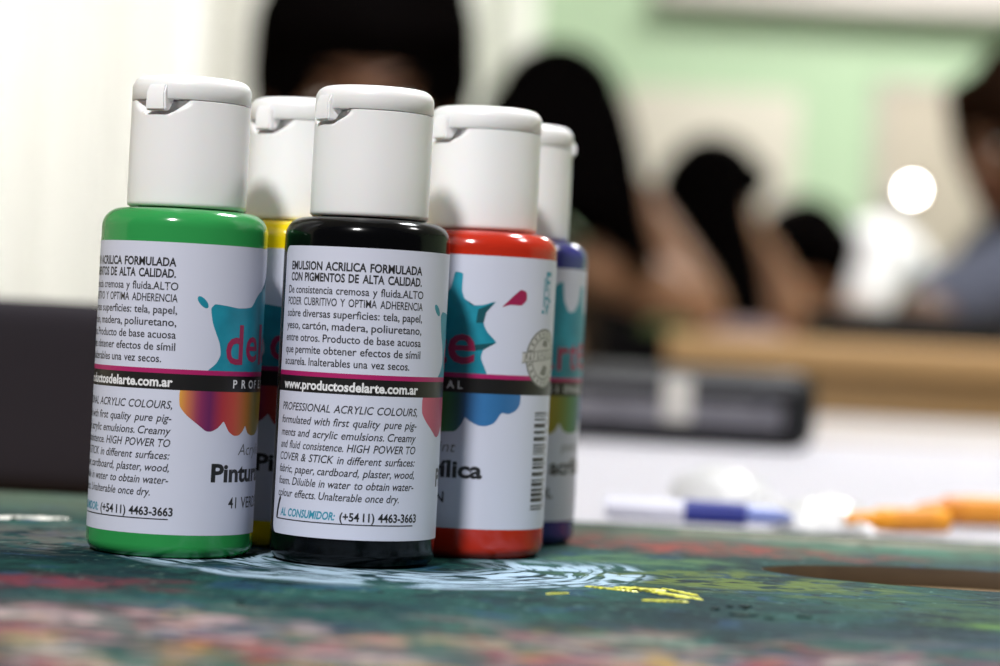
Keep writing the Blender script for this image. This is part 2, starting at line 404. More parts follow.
# ------------------------------------------------------------------ palette
def palette_material():
    m = bpy.data.materials.new('dried_palette_paint'); m.use_nodes = True; nt = m.node_tree; N = nt.nodes; L = nt.links
    b = N['Principled BSDF']; b.inputs['Roughness'].default_value = .7; b.inputs['Specular IOR Level'].default_value = .06
    tc = N.new('ShaderNodeTexCoord').outputs['Object']
    def mapping(sc, loc=(0, 0, 0), rot=0):
        mp = N.new('ShaderNodeMapping'); mp.inputs['Scale'].default_value = sc; mp.inputs['Location'].default_value = loc; mp.inputs['Rotation'].default_value = (0, 0, rot)
        L.new(tc, mp.inputs[0]); return mp.outputs[0]
    def noise(vec, s=1, d=4, dist=0):
        n = N.new('ShaderNodeTexNoise'); n.inputs['Scale'].default_value = s; n.inputs['Detail'].default_value = d; n.inputs['Distortion'].default_value = dist
        L.new(vec, n.inputs['Vector']); return n.outputs['Fac']
    def ramp(fac, lo, hi):
        r = N.new('ShaderNodeMapRange'); r.interpolation_type = 'SMOOTHSTEP'; r.inputs[1].default_value = lo; r.inputs[2].default_value = hi
        L.new(fac, r.inputs[0]); return r.outputs[0]
    def math_(op, a, c):
        n = N.new('ShaderNodeMath'); n.operation = op
        for i, v in enumerate((a, c)):
            if isinstance(v, (int, float)): n.inputs[i].default_value = v
            elif v is not None: L.new(v, n.inputs[i])
        return n.outputs[0]
    def over(base, col, fac):
        x = N.new('ShaderNodeMix'); x.data_type = 'RGBA'; L.new(fac, x.inputs[0])
        if isinstance(base, tuple): x.inputs[6].default_value = base
        else: L.new(base, x.inputs[6])
        x.inputs[7].default_value = col; return x.outputs[2]
    sep = N.new('ShaderNodeSeparateXYZ'); L.new(tc, sep.inputs[0]); X, Y = sep.outputs[0], sep.outputs[1]
    n1 = noise(mapping((28, 28, 1)), 1, 5, .6); n2 = noise(mapping((75, 85, 1), (3, 1, 0)), 1, 6, .9); n3 = noise(mapping((110, 150, 1), (7, 4, 0), .3), 1, 6, .6); n4 = noise(mapping((330, 260, 1), (2, 8, 0), .2), 1, 5, .4)
    c = over(srgb(8, 40, 46), srgb(24, 68, 64), ramp(n1, .38, .62))
    c = over(c, srgb(6, 24, 30), math_('MULTIPLY', ramp(n2, .54, .66), .8))
    c = over(c, srgb(60, 92, 80), math_('MULTIPLY', ramp(n3, .58, .72), .4))
    c = over(c, srgb(30, 62, 92), math_('MULTIPLY', ramp(noise(mapping((48, 62, 1), (13, 5, 0), .4), 1, 6, 1.0), .56, .64), .6))
    c = over(c, srgb(5, 16, 22), math_('MULTIPLY', ramp(n4, .56, .66), .7))
    c = over(c, srgb(92, 122, 112), math_('MULTIPLY', ramp(n4, .40, .30), .55))
    wob = math_('MULTIPLY', math_('SUBTRACT', noise(mapping((80, 80, 1), (9, 2, 0)), 1, 5), .5), 2.4)
    def patch(cx, cy, rx, ry, soft=.5):
        v = N.new('ShaderNodeVectorMath'); v.operation = 'LENGTH'; L.new(mapping((1/rx, 1/ry, 0), (-cx/rx, -cy/ry, 0)), v.inputs[0])
        return ramp(math_('ADD', v.outputs['Value'], wob), 1+soft, 1-soft)
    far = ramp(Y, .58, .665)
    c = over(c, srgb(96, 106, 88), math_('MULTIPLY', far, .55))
    for (cx, cy, rx, ry, col, a) in (
        (.055, .618, .040, .017, (150, 72, 66), .9), (.02, .640, .03, .012, (140, 95, 88), .6), (.105, .640, .030, .013, (70, 130, 112), .9), (.10, .665, .05, .012, (170, 165, 150), .7),
        (.055, .535, .030, .02, (104, 124, 58), .8), (.04, .575, .02, .012, (95, 130, 85), .7), (.10, .505, .03, .02, (60, 90, 62), .7), (.11, .475, .02, .010, (120, 165, 60), .55),
        (-.082, .467, .022, .012, (120, 48, 62), .8), (-.10, .56, .02, .03, (120, 110, 105), .5), (-.055, .600, .03, .012, (90, 120, 110), .6), (.075, .45, .03, .012, (40, 58, 72), .7),
        (-.066, .418, .026, .010, (200, 170, 172), .85), (-.045, .405, .02, .009, (205, 195, 190), .8), (-.080, .396, .02, .008, (165, 70, 88), .8), (-.012, .393, .035, .007, (160, 48, 70), .85),
        (-.04, .386, .014, .006, (185, 135, 60), .8), (.008, .408, .03, .009, (176, 160, 140), .7), (.045, .400, .02, .008, (125, 120, 150), .7), (.02, .424, .02, .008, (60, 130, 105), .7),
        (.07, .388, .02, .007, (150, 140, 70), .7), (-.075, .372, .03, .010, (150, 130, 100), .8), (0, .37, .06, .012, (95, 110, 90), .7), (.03, .385, .02, .006, (120, 40, 60), .6)):
        c = over(c, srgb(*[q*.86 for q in col]), math_('MULTIPLY', patch(cx, cy, rx, ry), math_('MULTIPLY', ramp(n3, .40, .54), a)))
    near = ramp(Y, .455, .39)
    for k, (col, lo) in enumerate((((160, 118, 124), .56), ((130, 38, 55), .585), ((185, 172, 166), .59), ((50, 62, 88), .57), ((165, 135, 70), .62), ((40, 84, 78), .55))):
        nn = noise(mapping((50, 75, 1), (11*k+2, 5*k, 0), .1), 1, 6, 1.0)
        c = over(c, srgb(*[q*.9 for q in col]), math_('MULTIPLY', math_('MULTIPLY', ramp(nn, lo-.04, lo+.03), near), .85))
    # pale blue paint brushed round in arcs under the bottles
    cen = mapping((1, 1, 0), (.021, -.543, 0)); ln = N.new('ShaderNodeVectorMath'); ln.operation = 'LENGTH'; L.new(cen, ln.inputs[0])
    s2 = N.new('ShaderNodeSeparateXYZ'); L.new(cen, s2.inputs[0])
    ang = math_('ARCTAN2', s2.outputs[1], s2.outputs[0])
    rw = math_('ADD', ln.outputs['Value'], math_('MULTIPLY', math_('SUBTRACT', noise(mapping((22, 22, 1), (1, 6, 0)), 1, 3), .5), .018))
    cb = N.new('ShaderNodeCombineXYZ'); L.new(math_('MULTIPLY', rw, 420), cb.inputs[0]); L.new(math_('MULTIPLY', ang, 2.2), cb.inputs[1])
    arc = ramp(noise(cb.outputs[0], 1, 5, .5), .40, .54)
    rm = math_('MULTIPLY', ramp(rw, .058, .053), ramp(rw, .016, .03))
    sec = ramp(math_('ADD', s2.outputs[1], math_('MULTIPLY', s2.outputs[0], -.15)), .022, -.004)
    c = over(c, srgb(158, 182, 202), math_('MULTIPLY', math_('MULTIPLY', math_('MULTIPLY', arc, ramp(n2, .34, .48)), math_('MULTIPLY', rm, sec)), .92))
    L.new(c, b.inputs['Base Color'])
    bp = N.new('ShaderNodeBump'); bp.inputs['Strength'].default_value = .6; bp.inputs['Distance'].default_value = .0006
    L.new(math_('ADD', n4, math_('MULTIPLY', n3, .8)), bp.inputs['Height']); L.new(bp.outputs[0], b.inputs['Normal'])
    return m
M_palwood = wood('palette_wood_edge', srgb(80, 64, 44), srgb(50, 38, 26), 20, 200, .7)
def palette():
    cu = bpy.data.curves.new('palette', 'CURVE'); cu.dimensions = '2D'; cu.fill_mode = 'BOTH'; cu.extrude = .0022; cu.bevel_depth = .0003; cu.bevel_resolution = 1
    def spl(pts):
        s = cu.splines.new('POLY'); s.points.add(len(pts)-1)
        for q, (x, y) in zip(s.points, pts): q.co = (x, y, 0, 1)
        s.use_cyclic_u = True
    x0, x1, y0, y1, r = -.225, .245, .215, .6857, .035
    o = []
    for cx, cy, a0 in ((x1-r, y0+r, -90), (x1-r, y1-r, 0), (x0+r, y1-r, 90), (x0+r, y0+r, 180)):
        for k in range(10): a = R(a0+10*k); o.append((cx+r*math.cos(a), cy+r*math.sin(a)))
    spl(o)
    h = []
    for k in range(64):
        a = 2*PI*k/64; h.append((.109+.046*math.cos(a), .5705+(.0265+.003*math.cos(a))*math.sin(a)))
    spl(h[::-1])
    ob = bpy.data.objects.new('tmp', cu); COL.objects.link(ob); bpy.context.view_layer.update()
    me = bpy.data.meshes.new_from_object(ob.evaluated_get(bpy.context.evaluated_depsgraph_get())); bpy.data.objects.remove(ob)
    me.name = 'palette'; me.materials.clear(); me.materials.append(palette_material()); me.materials.append(M_palwood)
    for p in me.polygons: p.material_index = 0 if p.normal.z > .9 else 1
    zt = max(v.co.z for v in me.vertices)
    o = link(bpy.data.objects.new('palette', me)); o.location = (0, 0, ZB-zt)
    tag(o, 'flat wooden painter palette with a thumb hole, covered in dried green paint, under the bottles', 'palette')
    return o
PAL = palette(); PZ = ZB-PAL.location.z
def blob(name, pts, h, m, seed=0, parent=PAL):    # a raised dab of dried paint with an uneven outline
    rr = random.Random(seed); bm = bmesh.new()
    top = [bm.verts.new((x, y, PZ+h)) for x, y in [(a*.88+sum(p[0] for p in pts)/len(pts)*.12, b*.88+sum(p[1] for p in pts)/len(pts)*.12) for a, b in pts]]
    bot = [bm.verts.new((x, y, PZ-.0001)) for x, y in pts]
    n = len(pts)
    for i in range(n): bm.faces.new((bot[i], bot[(i+1) % n], top[(i+1) % n], top[i]))
    f = bm.faces.new(top); bmesh.ops.triangulate(bm, faces=[f])
    return mesh_obj(name, bm, m, parent, True, 60)
def board_xy(x, y):
    yc = y-ROLL*(x-500); D = .052*F/(yc-HY); return ((x-500)+ROLL*(y-333))/F*D, D
def streak(x0, y0, x1, y1, w, seed, n=22):
    rr = random.Random(seed); a = Vector(board_xy(x0, y0)); b = Vector(board_xy(x1, y1)); d = b-a; nn = Vector((-d.y, d.x)).normalized(); U = []; Lo = []
    for i in range(n+1):
        t = i/n; e = math.sin(PI*t)**.5; p = a+d*t
        U.append(tuple(p+nn*w*e*rr.uniform(.15, 1))); Lo.append(tuple(p-nn*w*e*rr.uniform(.15, 1)))
    return Lo+U[::-1][1:-1]
M_yel = mat('yellow_dried_paint', srgb(205, 205, 60), .4); M_fleck = mat('dark_dried_paint', srgb(25, 35, 38), .25); M_wht = mat('white_dried_paint', srgb(225, 222, 215), .5)
M_lime = mat('lime_dried_paint', srgb(120, 160, 50), .4)
for k, (a, w) in enumerate((((583, 584, 640, 590), .0016), ((612, 585, 668, 589), .0042), ((640, 588, 705, 598), .0022), ((640, 598, 690, 600), .0018), ((660, 586, 700, 594), .0012), ((545, 592, 570, 591), .0007))):
    blob('yellow_paint_smear', streak(*a, w, k+1), .00022, M_yel)
for k, (a, w) in enumerate((((710, 607, 720, 607.6), .0007), ((728, 612.5, 758, 614.5), .0008), ((726, 605, 733, 605.4), .0005), ((738, 604.5, 752, 605.5), .0006), ((742, 607, 748, 607.3), .0004), ((764, 616.5, 774, 617), .0005), ((795, 615, 812, 616), .0005), ((236, 601, 246, 602), .0006))):
    blob('dark_paint_fleck', streak(*a, w, k+40, 9), .0004, M_fleck)
blob('white_paint_stroke', streak(-30, 515, 72, 517, .0042, 77), .0004, M_wht)

# ------------------------------------------------------------------ near table and what lies on it
M_tan = wood('table_wood', srgb(176, 150, 112), srgb(150, 122, 86), 3, 40)
M_brown = wood('brown_table_wood', srgb(182, 146, 98), srgb(158, 121, 76), 2, 40)
M_metal = mat('grey_painted_steel', srgb(90, 92, 95), .4, metal=.6)
def table(name, label, x0, x1, y0, y1, zt, th, m, apron=0):
    t = thing(name, label, 'table', ((x0+x1)/2, (y0+y1)/2, 0)); w, d = x1-x0, y1-y0
    bm = bmesh.new(); box(bm, (0, 0, zt-th/2), (w, d, th), .003); mesh_obj('tabletop', bm, m, t)
    if apron:
        bm = bmesh.new()
        for (c, s) in (((0, -d/2+.025, 0), (w-.06, .02, apron)), ((0, d/2-.025, 0), (w-.06, .02, apron)), ((-w/2+.025, 0, 0), (.02, d-.06, apron)), ((w/2-.025, 0, 0), (.02, d-.06, apron))):
            box(bm, (c[0], c[1], zt-th-apron/2), s, .002)
        mesh_obj('apron', bm, m, t)
    for sx in (-1, 1):
        for sy in (-1, 1):
            bm = bmesh.new(); x, y = sx*(w/2-.05), sy*(d/2-.05); tube(bm, [(x, y, 0), (x, y, .02), (x, y, zt-th)], [.02, .022, .026], 16); mesh_obj('leg', bm, M_metal if not apron else m, t)
    return t
table('art_table', 'tan table with white paper spread over it, under the palette in the foreground', -.75, .85, .12, 2.0, .7502, .03, M_tan)
TZ = .7502
def sheet(label, x0, x1, y0, y1, seed, m, z=TZ):
    rr = random.Random(seed); bm = bmesh.new(); nx, ny = 24, 40; g = []
    for i in range(nx+1):
        for j in range(ny+1):
            u, v = i/nx, j/ny; x = x0+(x1-x0)*u; y = y0+(y1-y0)*v
            h = .0006+.0012*(math.sin(x*9+seed)*math.sin(y*11+seed*2)+1)*.5
            g.append(bm.verts.new((x, y, z+h)))
    for i in range(nx):
        for j in range(ny):
            a = i*(ny+1)+j; bm.faces.new((g[a], g[a+ny+1], g[a+ny+2], g[a+1]))
    bmesh.ops.solidify(bm, geom=bm.faces[:], thickness=.0003)
    return tag(mesh_obj('paper_sheet', bm, m, None, True, 60), label, 'paper', 'white paper covering the table')
M_sheet = mat('white_paper', (.78, .78, .86, 1), .6, .3, bump=(25, .2, .002))
M_sheet2 = mat('off_white_paper', (.72, .69, .68, 1), .65, .3, bump=(25, .2, .002))
sheet('large white paper sheet on the table just behind the palette, pens lying on it', -.02, .62, .72, 1.47, 1, M_sheet)
sheet('white paper sheet at the far end of the table, behind the black case', .12, .66, 1.54, 1.97, 2, M_sheet2)

# dark pouch at far left
def soft_box(bm, c, s, bev, puff, seed):
    box(bm, c, s, bev, None, 4)
    bmesh.ops.subdivide_edges(bm, edges=[e for e in bm.edges if e.calc_length() > .03], cuts=5, use_grid_fill=True)
    for v in bm.verts:
        d = v.co-Vector(c); v.co += Vector((0, d.y*.0, 0))+d.normalized()*puff*(math.sin(d.x*35+seed)*math.cos(d.z*50+seed)+math.sin(d.y*40))
M_dark = mat('charcoal_fabric', srgb(38, 33, 40), .85, .2, bump=(700, .4, .0006), var=(30, srgb(36, 33, 38)))
M_zip = mat('dull_zip_metal', srgb(85, 85, 90), .4, metal=.8)
t = thing('storage_pouch', 'dark charcoal fabric pouch with a flat top, on the table behind the green bottle', 'pouch', (-.235, .803, TZ))
bm = bmesh.new(); soft_box(bm, (0, 0, .0292), (.30, .13, .0584), .008, .0006, 2); mesh_obj('body', bm, M_dark, t, True, 60)
bm = bmesh.new()
for q in (-.012, .012): tube(bm, [(-.1505, q, .040), (-.158, q, .036), (-.158, q, .022), (-.1505, q, .018)], .003, 8)
mesh_obj('side_loop', bm, M_dark, t)

# black pencil case
M_blk = mat('black_vinyl', (.006, .006, .007, 1), .5, .25, bump=(300, .15, .0005)); M_hl = mat('grey_highlight', srgb(120, 118, 126), .35, .6, bump=(60, .5, .002), var=(40, srgb(80, 78, 86)))
M_tag = mat('white_cloth_tag', srgb(190, 186, 180), .7)
a = P(700, 440, 1.36); case_x0, case_x1 = P(545, 400, 1.31).x, P(819, 400, 1.30).x; cw = case_x1-case_x0
t = thing('pencil_case', 'black zipped pencil case with a painted grey highlight and white tag, lying on the paper', 'pencil case', ((case_x0+case_x1)/2, 1.335, TZ+.0018), R(-2))
bm = bmesh.new(); soft_box(bm, (0, 0, .020), (cw, .085, .040), .011, .0005, 5); mesh_obj('body', bm, M_blk, t, True, 60)
bm = bmesh.new(); soft_box(bm, (-.004, -.0425, .0165), (cw-.03, .004, .0125), .0016, .0004, 3); mesh_obj('highlight_strip', bm, M_hl, t, True, 60)  # grey strip stands in for a highlight along the lower front
bm = bmesh.new(); tube(bm, [(-cw/2+.012, -.0426, .031), (0, -.0430, .0313), (cw/2-.014, -.0426, .031)], .0013, 8); zp = mesh_obj('zip', bm, M_zip, t)
bm = bmesh.new(); box(bm, (cw/2-.03, -.0448, .026), (.004, .002, .013), .0006); mesh_obj('zip_pull', bm, M_zip, zp)
xt = P(680, 400, 1.29).x-(case_x0+case_x1)/2
bm = bmesh.new(); box(bm, (xt, -.0458, .0235), (.015, .0012, .023), .0005); mesh_obj('fabric_tag', bm, M_tag, t)

# pens, crayons, crumpled wrapper
M_or = mat('orange_wax', srgb(228, 150, 30), .45, sss=.1); M_or2 = mat('deep_orange_wax', srgb(205, 125, 22), .45, sss=.1); M_orw = mat('orange_crayon_wrap', srgb(214, 138, 40), .55)
def crayon(label, p0, p1, r, m):
    p0, p1 = Vector(p0), Vector(p1); d = p1-p0; L = d.length
    t = thing('crayon', label, 'crayon', (p0.x, p0.y, p0.z-r), math.atan2(d.y, d.x), 'orange crayons on the paper')
    bm = bmesh.new(); tube(bm, [(0, 0, r), (.001, 0, r), (.010, 0, r), (.0105, 0, r), (L-.001, 0, r), (L, 0, r)], [.0012, .0019, r*.72, r*.97, r*.97, r*.85], 24); mesh_obj('wax_stick', bm, m, t, True, 50)
    bm = bmesh.new(); tube(bm, [(.015, 0, r), (.0155, 0, r), (L-.006, 0, r), (L-.0055, 0, r)], [r*.96, r, r, r*.96], 24); mesh_obj('paper_wrap', bm, M_orw, t, True, 50)
zt = TZ+.002
def tp(x, D, r): v = P(x, 520, D); return Vector((v.x, D, zt+r))
crayon('short orange crayon nearer the palette, pointed tip to the left', tp(846, .738, .0038), tp(946, .750, .0038), .0038, M_or)
crayon('thicker deep orange crayon behind the short one, cut by the photo edge', tp(915, .782, .0048), tp(1075, .80, .0048), .0048, M_or2)
M_pw = mat('white_pen_plastic', srgb(205, 206, 222), .45); M_bl = mat('blue_pen_plastic', srgb(32, 44, 128), .3)
a, b = tp(604, .738, .0036), tp(792, .736, .0036); d = b-a; L = d.length; r = .0036
t = thing('marker_pen', 'slim pale lilac pen with a dark blue grip, lying just behind the palette edge', 'pen', (a.x, a.y, a.z-r), math.atan2(d.y, d.x))
bm = bmesh.new(); tube(bm, [(0, 0, r), (.001, 0, r), (L*.42, 0, r)], [r*.8, r*.9, r*.9], 20); mesh_obj('barrel', bm, M_pw, t, True, 50)
bm = bmesh.new(); tube(bm, [(L*.42, 0, r), (L*.425, 0, r), (L*.75, 0, r), (L*.755, 0, r)], [r*.9, r, r, r*.8], 20); mesh_obj('grip', bm, M_bl, t, True, 50)
bm = bmesh.new(); tube(bm, [(L*.755, 0, r), (L*.90, 0, r), (L*.99, 0, r), (L, 0, r)], [r*.78, r*.7, r*.3, r*.15], 20); mesh_obj('tip', bm, mat('pale_blue_pen_plastic', srgb(120, 135, 195), .3), t, True, 50)
M_wrap = mat('white_glint_film', (.93, .93, .94, 1), .28, .8, coat=.5)  # bright window glints on the plastic are put into the white base colour
def wrapper(label, x0, x1, D0, D1, h, seed):
    rr = random.Random(seed); a = P(x0, 500, D0); b = P(x1, 500, D0); bm = bmesh.new(); nx, ny = 26, 16; g = []
    ph = [(rr.uniform(60, 260), rr.uniform(60, 260), rr.uniform(0, 6)) for _ in range(6)]
    for i in range(nx+1):
        for j in range(ny+1):
            u, v = i/nx, j/ny; x = a.x+(b.x-a.x)*u+.004*math.sin(7*v+seed); y = D0+(D1-D0)*v+.004*math.sin(9*u+seed)
            e = (math.sin(PI*u)*math.sin(PI*v))**.45
            z = h*e*(.62+.38*sum(abs(math.sin(p*x+q*y+r)) for p, q, r in ph)/4-.1)
            g.append(bm.verts.new((x, y, TZ+.0022+max(0, z))))
    for i in range(nx):
        for j in range(ny):
            k = i*(ny+1)+j; bm.faces.new((g[k], g[k+ny+1], g[k+ny+2], g[k+1]))
    bmesh.ops.solidify(bm, geom=bm.faces[:], thickness=.0002)
    return tag(mesh_obj('plastic_wrapper', bm, M_wrap, None, True, 25), label, 'wrapper', 'glossy wrappers on the paper')
wrapper('crumpled glossy plastic wrapper beside the orange crayons, its bright glints painted as white', 790, 884, .735, .80, .009, 3)
wrapper('crumpled glossy wrapper behind the pen with the blue grip, bright glints painted as white', 686, 776, .83, .89, .012, 8)

# ------------------------------------------------------------------ room
M_wall = mat('green_wall_paint', srgb(180, 203, 172), .75, .2, var=(1.2, srgb(173, 197, 164)))
M_floor = mat('grey_floor_tile', srgb(150, 145, 138), .5, var=(3, srgb(130, 126, 120)))
M_ceil = mat('white_ceiling_paint', (.8, .8, .78, 1), .8)
M_frame = mat('white_window_paint', (.78, .78, .76, 1), .4)
YW = 6.6
def struct(name, bm, m, parent=None):
    o = mesh_obj(name, bm, m, parent, False)
    if not parent: o['kind'] = 'structure'
    return o
bm = bmesh.new(); box(bm, (.5, 3.4, -.05), (6.2, 7.4, .1)); struct('floor', bm, M_floor)
bm = bmesh.new(); box(bm, (.5, 3.4, 2.75), (6.2, 7.4, .1)); struct('ceiling', bm, M_ceil)
bm = bmesh.new()    # back wall with a window opening x -2.2..-.05, z .75..2.45
wx0, wx1, wz0, wz1 = -2.15, -.01, .70, 2.45
for x0, x1, z0, z1 in ((-2.5, wx0, 0, 2.7), (wx1, 3.5, 0, 2.7), (wx0, wx1, 0, wz0), (wx0, wx1, wz1, 2.7)):
    box(bm, ((x0+x1)/2, YW+.07, (z0+z1)/2), (x1-x0, .14, z1-z0))
struct('wall_back', bm, M_wall)
bm = bmesh.new(); box(bm, (-2.56, 3.4, 1.35), (.12, 6.6, 2.7)); struct('wall_left', bm, mat('cream_wall_paint', srgb(225, 220, 200), .8))
bm = bmesh.new(); box(bm, (3.56, 3.4, 1.35), (.12, 6.6, 2.7)); struct('wall_right', bm, M_wall)
bm = bmesh.new()
for c, s in (((wx0+.03, YW+.07, 1.575), (.06, .08, 1.75)), ((wx1-.03, YW+.07, 1.575), (.06, .08, 1.75)), (((wx0+wx1)/2, YW+.07, wz0+.03), (2.12, .08, .06)), (((wx0+wx1)/2, YW+.07, wz1-.03), (2.12, .08, .06)), (((wx0+wx1)/2, YW+.07, 1.575), (.05, .06, 1.7))):
    box(bm, c, s, .004)
w = struct('window_1', bm, M_frame)
gl = bpy.data.materials.new('window_glass'); gl.use_nodes = True; g_ = gl.node_tree.nodes['Principled BSDF']; g_.inputs['Transmission Weight'].default_value = 1; g_.inputs['Roughness'].default_value = 0; g_.inputs['IOR'].default_value = 1.02
bm = bmesh.new()
for s in (0, 1): box(bm, (wx0+.045+1.05*s+.5, YW+.07, 1.575), (.985, .006, 1.65))
struct('pane', bm, gl, w)
bm = bmesh.new(); box(bm, (.7, YW-.008, .05), (5.6, .016, .1), .003); struct('baseboard_back', bm, M_frame)
# curtains
def curtain_material():
    m = bpy.data.materials.new('white_curtain_cloth'); m.use_nodes = True; nt = m.node_tree; N = nt.nodes; out = N['Material Output']; N.remove(N['Principled BSDF'])
    d = N.new('ShaderNodeBsdfDiffuse'); t = N.new('ShaderNodeBsdfTranslucent'); mx = N.new('ShaderNodeMixShader'); mx.inputs[0].default_value = .55
    d.inputs[0].default_value = t.inputs[0].default_value = (.86, .85, .81, 1)
    n = N.new('ShaderNodeTexNoise'); n.inputs['Scale'].default_value = 900; bp = N.new('ShaderNodeBump'); bp.inputs['Strength'].default_value = .15; bp.inputs['Distance'].default_value = .001
    nt.links.new(n.outputs[0], bp.inputs['Height']); nt.links.new(bp.outputs[0], d.inputs['Normal'])
    nt.links.new(d.outputs[0], mx.inputs[1]); nt.links.new(t.outputs[0], mx.inputs[2]); nt.links.new(mx.outputs[0], out.inputs[0]); return m
M_cur = curtain_material()
rod = thing('curtain_rod', 'curtain rod above the window with white curtains', 'curtain rod', (0, YW-.13, 2.52))
bm = bmesh.new(); tube(bm, [(-2.35, 0, 0), (0.12, 0, 0)], .012, 16); mesh_obj('rod', bm, M_metal, rod)
for s in (-2.2, .08):
    bm = bmesh.new(); box(bm, (s, .065, 0), (.02, .13, .03), .003); mesh_obj('bracket', bm, M_metal, rod)
def curtain(label, x0, x1, z0, folds, seed, hem=2.50, off=0):
    rr = random.Random(seed); bm = bmesh.new(); nx, nz = 160, 14; g = []
    ph = [rr.uniform(-.5, .5) for _ in range(folds+2)]
    for i in range(nx+1):
        u = i/nx; k = u*folds
        for j in range(nz+1):
            v = j/nz; dep = .05*(.8+.25*v)*math.sin(2*PI*k+ph[int(k)]*.6*math.sin(PI*(k % 1)))
            g.append(bm.verts.new((x0+(x1-x0)*u+.012*math.sin(3*v+7*u), YW-.13+off+dep, hem-(hem-z0)*v)))
    for i in range(nx):
        for j in range(nz):
            a = i*(nz+1)+j; bm.faces.new((g[a], g[a+nz+1], g[a+nz+2], g[a+1]))
    return tag(mesh_obj('curtain', bm, M_cur, None, True, 180), label, 'curtain', 'white curtains over the window')
curtain('wide white curtain at far left, falling in bright soft folds', -2.3, -.70, .64, 7, 1)
curtain('narrower white curtain between the wide curtain and the green wall', -.80, .045, .64, 4, 5, 2.495, -.115)

# things on the green wall
def wall_pt(x, y): v = P(x, y, YW-.02); return v
def poster(name, label, cat, x0, y0, x1, y1, m, th=.006, frame=None):
    a, b = wall_pt(x0, y0), wall_pt(x1, y1); w, h = b.x-a.x, a.z-b.z
    t = thing(name, label, cat, ((a.x+b.x)/2, YW, b.z))
    bm = bmesh.new(); box(bm, (0, -th/2, h/2), (w, th, h), .001); mesh_obj('panel', bm, m, t)
    if frame:
        bm = bmesh.new()
        for c, s in (((0, -.010, .01), (w+.03, .018, .02)), ((0, -.010, h-.01), (w+.03, .018, .02)), ((-w/2-.005, -.010, h/2), (.02, .018, h)), ((w/2+.005, -.010, h/2), (.02, .018, h))): box(bm, c, s, .002)
        mesh_obj('frame', bm, frame, t)
    return t, w, h
M_cream = mat('cream_paper', srgb(208, 203, 190), .7, var=(4, srgb(200, 194, 180))); M_beige = mat('beige_cork', srgb(188, 180, 164), .8, bump=(200, .3, .002), var=(9, srgb(176, 166, 150))); M_alu = mat('pale_aluminium', srgb(185, 180, 172), .4, metal=.3)
poster('poster', 'large cream paper poster on the green wall, behind the two long haired people', 'poster', 628, 84, 792, 262, M_cream)
poster('notice_board', 'beige notice board on the green wall at right, behind the small bright lamp', 'notice board', 882, 78, 1010, 268, M_beige, .012, M_alu)
M_wb = mat('whiteboard_enamel', srgb(214, 208, 204), .3)
t, w, h = poster('whiteboard', 'whiteboard high on the green wall at upper right, only its lower edge showing', 'whiteboard', 668, -190, 1090, 20, M_wb, .02, M_alu)
bm = bmesh.new(); box(bm, (0, -.05, -.006), (w, .09, .012), .003); box(bm, (0, -.094, .004), (w, .006, .022), .002); mesh_obj('pen_tray', bm, M_alu, t)
# small lamp
v = P(912, 188, 6.36)
lamp = thing('wall_lamp', 'small bright round lamp glowing in front of the beige notice board', 'lamp', (v.x, YW-.0205, v.z))
dy = v.y-(YW-.0205)
bm = bmesh.new(); lathe(bm, [(0, 0), (.03, 0), (.03, .008), (.012, .014), (.011, -dy-.035), (0, -dy-.035)], 32)
bmesh.ops.rotate(bm, cent=(0, 0, 0), matrix=Matrix.Rotation(PI/2, 3, 'X'), verts=bm.verts); mesh_obj('socket', bm, M_alu, lamp)
bm = bmesh.new(); ell(bm, (0, dy, 0), .0105, sub=3); box(bm, (0, dy+.024, 0), (.012, .024, .012), .004)
mesh_obj('bulb', bm, mat('glowing_bulb', (1, 1, 1, 1), .3, emit=((1, .97, .92, 1), 80)), lamp)

# ------------------------------------------------------------------ far table
T2 = ZC+.006
table('brown_table', 'long brown wooden table in the background where people rest their elbows', .30, .70, 2.19, 5.35, T2, .03, M_brown, .045).rotation_euler = (0, 0, R(-5.5))
M_fold = mat('black_leatherette', (.006, .006, .007, 1), .6, .15)
a = P(822, 330, 2.55); b = P(1010, 330, 2.55)
t = thing('flat_case', 'flat black case lying on the brown table near the right edge', 'case', ((a.x+b.x)/2, 2.62, T2))
bm = bmesh.new(); box(bm, (0, 0, .017), (b.x-a.x, .2, .034), .005); mesh_obj('body', bm, M_fold, t, True, 50)
bm = bmesh.new(); tube(bm, [(-.04, -.1, .012), (-.035, -.118, .012), (.035, -.118, .012), (.04, -.1, .012)], .004, 10); mesh_obj('handle', bm, M_fold, t)
def lump(name, label, cat, px, D, w, d, h, m, rz):
    v = P(px, 340, D); bm = bmesh.new(); nx, ny = 20, 14; g = []
    for i in range(nx+1):
        for j in range(ny+1):
            x, y = (i/nx-.5), (j/ny-.5); e = max(0, (1-(2*x)**4)*(1-(2*y)**4))**.5
            g.append(bm.verts.new((x*w, y*d, .0015+h*e*(.7+.3*math.sin(x*17+px)*math.cos(y*13)))))
    for i in range(nx):
        for j in range(ny):
            k = i*(ny+1)+j; bm.faces.new((g[k], g[k+ny+1], g[k+ny+2], g[k+1]))
    bmesh.ops.solidify(bm, geom=bm.faces[:], thickness=.001)
    o = mesh_obj(name, bm, m, None, True, 60); o.location = (v.x, D, T2); o.rotation_euler = (0, 0, rz); return tag(o, label, cat)
lump('cloth', 'crumpled pinkish white cloth on the brown table below the raised forearm', 'cloth', 745, 3.3, .09, .12, .022, mat('pinkish_cloth', srgb(190, 165, 165), .8), .2)
lump('cloth', 'small olive green cloth on the brown table beside the long haired person elbow', 'cloth', 668, 2.6, .06, .1, .016, mat('olive_cloth', srgb(70, 82, 38), .85), -.1)

